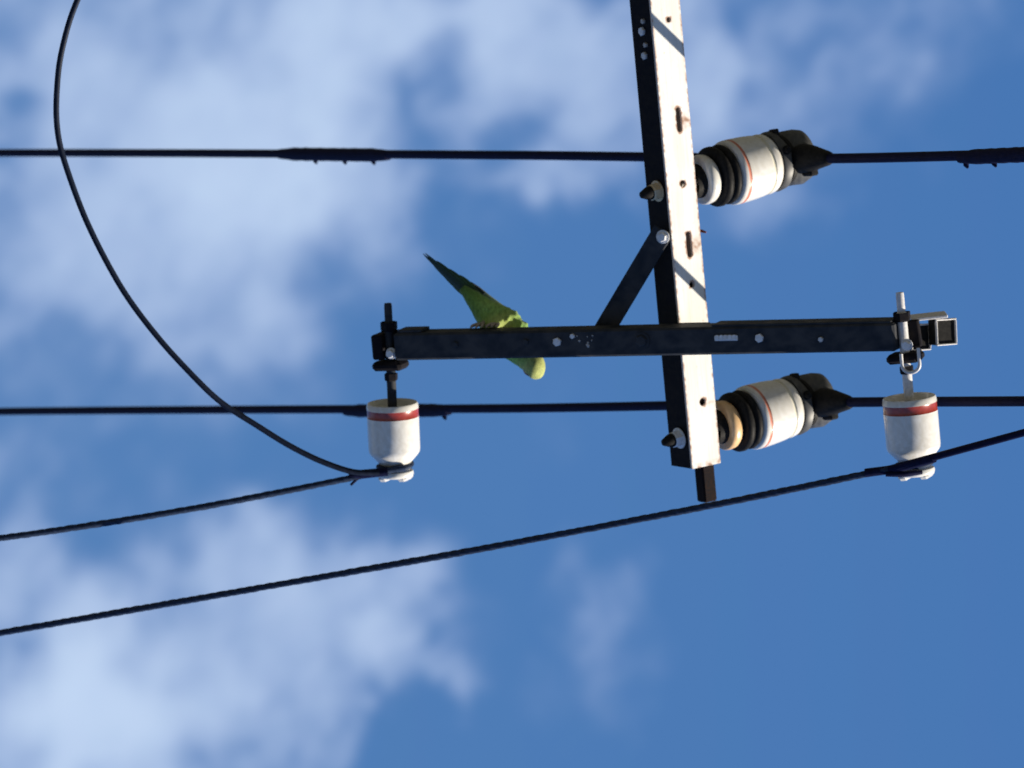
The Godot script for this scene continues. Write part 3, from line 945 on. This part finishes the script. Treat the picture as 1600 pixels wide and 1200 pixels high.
func parakeet() -> void:
	var back := arm_front * -1.0
	var P := func(x: float, y: float, behind: float) -> Vector3: return on_plane(x, y, arm_a + back * behind, arm_front)
	var stations := [   # x, y, distance behind the arm's middle, half width, half depth
		[722, 450, 0.080, 0.0085, 0.006], [733, 460, 0.079, 0.013, 0.010], [745, 472, 0.077, 0.0185, 0.016], [757, 484, 0.074, 0.0245, 0.022], [770, 497, 0.071, 0.0305, 0.028], [783, 511, 0.069, 0.0345, 0.033],
		[796, 526, 0.068, 0.0355, 0.035], [808, 540, 0.067, 0.0325, 0.034], [818, 551, 0.065, 0.0275, 0.030], [826, 560, 0.062, 0.0235, 0.0255], [832, 567, 0.060, 0.0222, 0.0235], [837, 574, 0.059, 0.0212, 0.0222], [841, 581, 0.059, 0.0180, 0.0185], [844, 586, 0.060, 0.0120, 0.0125], [846, 589, 0.060, 0.0045, 0.005]]
	var b := (P.call(808, 540, 0.067) - P.call(745, 472, 0.067)).normalized() as Vector3
	var side := b.cross(arm_front).normalized()
	if side.dot(cam_right) < 0: side = -side                 # towards the sunlit flank
	var base: Vector3 = P.call(808, 520, 0.05)
	var t := thing("parakeet", "green parakeet with long dark tail clinging behind the crossarm, its head showing past the bar", "parakeet", base)
	var rings: Array = []
	var cols: Array = []
	var cens: Array = []
	var m := 48
	var n := FastNoiseLite.new(); n.seed = 41; n.frequency = 130.0
	var green := Color(0.15, 0.46, 0.06)
	var belly := Color(0.38, 0.60, 0.12)
	var olive := Color(0.11, 0.22, 0.04)
	var head := Color(0.46, 0.50, 0.14)
	var fine_n := 64
	var last := stations.size() - 1
	for i in fine_n + 1:
		var f := float(i) / fine_n * last
		var i0 := mini(int(f), last - 1)
		var s: Array = []
		for k in 5:
			s.append(cubic_interpolate(stations[i0][k], stations[i0 + 1][k], stations[maxi(i0 - 1, 0)][k], stations[mini(i0 + 2, last)][k], f - i0))
		var c: Vector3 = P.call(s[0], s[1], s[2])
		var ring := ellipse(c, side, arm_front, s[3], s[4], m)
		var row: Array = []
		for k in m:
			var th := TAU * k / m
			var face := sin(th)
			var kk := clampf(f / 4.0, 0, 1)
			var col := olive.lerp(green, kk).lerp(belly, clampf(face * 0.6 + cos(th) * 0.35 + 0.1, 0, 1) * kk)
			col = col.lerp(Color(0.62, 0.66, 0.16), clampf(1.0 - absf(f - 5.2) / 1.1, 0, 1) * clampf(face + cos(th) * 0.4, 0, 1))  # yellow patch by the bar paints in a sunlit look
			col = col.lerp(head, clampf((f - 8.0) / 2.0, 0, 1))
			var w := n.get_noise_3dv(ring[k] * 1.0)
			var row_of := f * 3.0 + (0.5 if (k / 3) % 2 == 0 else 0.0)      # rows of overlapping feathers
			var lip := 1.0 - fposmod(row_of, 1.0)
			# tufts that stand off: flank, folded shoulder, the two thighs; steep towards the head, trailing towards the tail
			for tuft in [[5.15, 0.2, 0.0105, 0.6], [6.3, 0.12, 0.0095, 0.6], [7.75, 0.1, 0.0075, 0.6], [5.0, 1.2, 0.013, 0.6], [4.9, 2.0, 0.012, 0.6], [4.1, 0.45, 0.007, 0.5], [3.2, 0.9, 0.004, 0.5]]:
				var df: float = f - tuft[0]
				var lift: float = exp(-pow(df / (0.36 if df > 0 else 0.85), 2.0)) * exp(-pow(angle_difference(th, tuft[1]) / tuft[3], 2.0))
				ring[k] += (ring[k] - c).normalized() * tuft[2] * lift * (1.0 + 0.5 * w)
				col = col.lerp(Color(0.40, 0.66, 0.16) if tuft[1] < 1.0 else Color(0.56, 0.70, 0.2), lift * 0.8)  # paler tint paints sunlit patches on tufts raised to catch the sun
			row.append(col * (1.0 + 0.4 * w - 0.28 * pow(lip, 3.0) * (1.0 if f < 9.0 else 0.3)))
			if f > 1.0 and f < 9.5: ring[k] += (ring[k] - c).normalized() * (w * 0.0013 + lip * 0.0011 * absf(sin(k * PI / 3.0)))
		rings.append(ring); cols.append(row); cens.append(c)
	var st := start()
	add_loft(st, rings, cols, cens)
	obj("body", st, mats.feather, t)
	# tail: two long middle feathers, shorter ones beside and below them
	var root: Vector3 = P.call(734, 461, 0.080)
	var tip: Vector3 = P.call(661, 396, 0.086)
	var td := (tip - root)
	var rng := RandomNumberGenerator.new(); rng.seed = 6
	var blades := [[-0.0016, 1.0, 0.0045], [0.0022, 0.985, 0.0042], [-0.005, 0.80, 0.0050], [0.0056, 0.77, 0.0050], [-0.0075, 0.60, 0.0052], [0.0085, 0.56, 0.0052], [-0.0095, 0.42, 0.0054], [0.0115, 0.38, 0.0054]]
	for i in blades.size():
		var bl = blades[i]
		var r2: Array = []; var c2: Array = []; var k2: Array = []
		var blue := Color(0.02, 0.07, 0.075).lerp(Color(0.06, 0.16, 0.04), i / 9.0)
		for k in 13:
			var u := k / 12.0
			var spread: float = bl[0] * (0.55 + 0.6 * sin(u * PI * 0.8))
			var c: Vector3 = root - td * 0.12 + td * (0.12 + bl[1]) * u + side * spread - arm_front * (0.0012 * i + 0.002 * u)
			var wd: float = bl[2] * (0.75 + 0.5 * u) * sqrt(maxf(1.0 - pow(u, 5.0), 0.01)) * (1.0 - 0.35 * u)
			r2.append(ellipse(c, side, arm_front, wd, 0.0011, 10))
			k2.append([blue, blue, blue, blue, blue, blue, blue, blue, blue, blue].map(func(q): return q * (0.9 + 0.2 * rng.randf())))
			c2.append(c)
		st = start()
		add_loft(st, r2, k2, c2)
		obj("tail_feather", st, mats.feather, t)
	# folded wings along both flanks, each ending in a free tip
	for q in [-1.0, 1.0]:
		var line := [[812, 543, 0.6], [800, 529, 1.0], [785, 511, 1.0], [768, 492, 0.92], [752, 474, 0.72], [738, 459, 0.48], [728, 448, 0.2]]
		var r3: Array = []; var c3: Array = []; var k3: Array = []
		for i in line.size():
			var l = line[i]
			var half := lerpf(0.034, 0.010, clampf(i / 5.5, 0, 1))
			if i == 0: half = 0.026
			var c: Vector3 = P.call(l[0], l[1], 0.088 + 0.002 * i) + side * q * (half - 0.002 + (0.0035 if i >= 5 and q > 0 else 0.0))
			var ring := ellipse(c, side, arm_front, 0.0072 * l[2] + 0.001, 0.024 * l[2] + 0.002, 16)
			var row: Array = []
			for k in 16:
				var col := Color(0.14, 0.42, 0.07).lerp(Color(0.025, 0.06, 0.04), clampf((i - 2.0) / 3.0, 0, 1))
				row.append(col * (0.8 + 0.4 * rng.randf()))
			r3.append(ring); c3.append(c); k3.append(row)
		st = start()
		add_loft(st, r3, k3, c3)
		var wing := obj("wing", st, mats.feather, t)
		st = start()                                        # flight feather tips
		for k in 3:
			var f0: Vector3 = P.call(748 - k * 3, 469 - k * 3, 0.09 + 0.003 * k) + side * q * (0.0165 - 0.001 * k)
			var f1: Vector3 = P.call(735 - k * 4, 455 - k * 4, 0.094 + 0.003 * k) + side * q * (0.0175 - 0.003 * k)
			var rr: Array = []; var cc: Array = []; var qq: Array = []
			for u in 6:
				var c: Vector3 = f0.lerp(f1, u / 5.0)
				rr.append(ellipse(c, side, arm_front, 0.0042 * (1.02 - u / 5.0), 0.0016, 8)); cc.append(c)
				var row2: Array = []
				for z in 8: row2.append(Color(0.02, 0.045, 0.05))
				qq.append(row2)
			add_loft(st, rr, qq, cc)
		obj("flight_feather", st, mats.feather, wing)
	# beak, hooked, on the shaded side of the face
	var hc: Vector3 = P.call(836, 573, 0.059)
	var fwd := (-side * 0.88 - arm_front * 0.22 + b * 0.05).normalized()
	var down := -b
	st = start()
	var hook: Array = []
	var hr: Array = []
	for k in 8:
		var u := k / 7.0
		hook.append(hc + fwd * (0.0175 + 0.009 * sin(u * PI * 0.62)) + down * (0.002 + 0.013 * u * u))
		hr.append(lerpf(0.0066, 0.0012, u))
	add_tube(st, hook, hr, 12)
	obj("upper_beak", st, mats.beak, t)
	st = start()
	add_tube(st, [hc + fwd * 0.016 + down * 0.009, hc + fwd * 0.021 + down * 0.0115, hc + fwd * 0.024 + down * 0.0125], [0.005, 0.0042, 0.0018], 10)
	obj("lower_beak", st, mats.beak, t)
	var eside := fwd.cross(b).normalized()
	for q in [-1.0, 1.0]:
		var ep: Vector3 = hc + (fwd * 0.55 + eside * q * 0.83 + b * 0.12).normalized() * 0.0213
		st = start()
		add_lathe(st, ep, (ep - hc).normalized(), [Vector2(0.0033, -0.001), Vector2(0.003, 0.0008), Vector2(0.0018, 0.0018), Vector2(0, 0.0022)], 14)
		obj("eye", st, mats.eye, t)
	# feet: toes curled over the bar's far edge
	for q in [-1.0, 1.0]:
		var hip: Vector3 = P.call(772, 506, 0.05) + arm_dir * q * 0.016
		var edge: Vector3 = P.call(766, 518, ARM / 2 + 0.006) + arm_dir * q * 0.016
		edge -= arm_up * ((edge - (arm_a - arm_up * (ARM / 2 + 0.005))).dot(arm_up))
		st = start()
		add_tube(st, [hip, hip.lerp(edge, 0.5) - arm_up * 0.003, edge], [0.007, 0.005, 0.0042], 10)
		var foot := obj("leg", st, mats.claw, t)
		for k in 3:
			st = start()
			var o2 := arm_dir * (k - 1) * 0.007
			add_tube(st, [edge, edge + o2 + arm_front * 0.010 - arm_up * 0.002, edge + o2 * 1.5 + arm_front * 0.022 - arm_up * 0.001, edge + o2 * 1.6 + arm_front * 0.028 + arm_up * 0.001], [0.0036, 0.0034, 0.003, 0.0014], 8)
			obj("toe", st, mats.claw, foot)
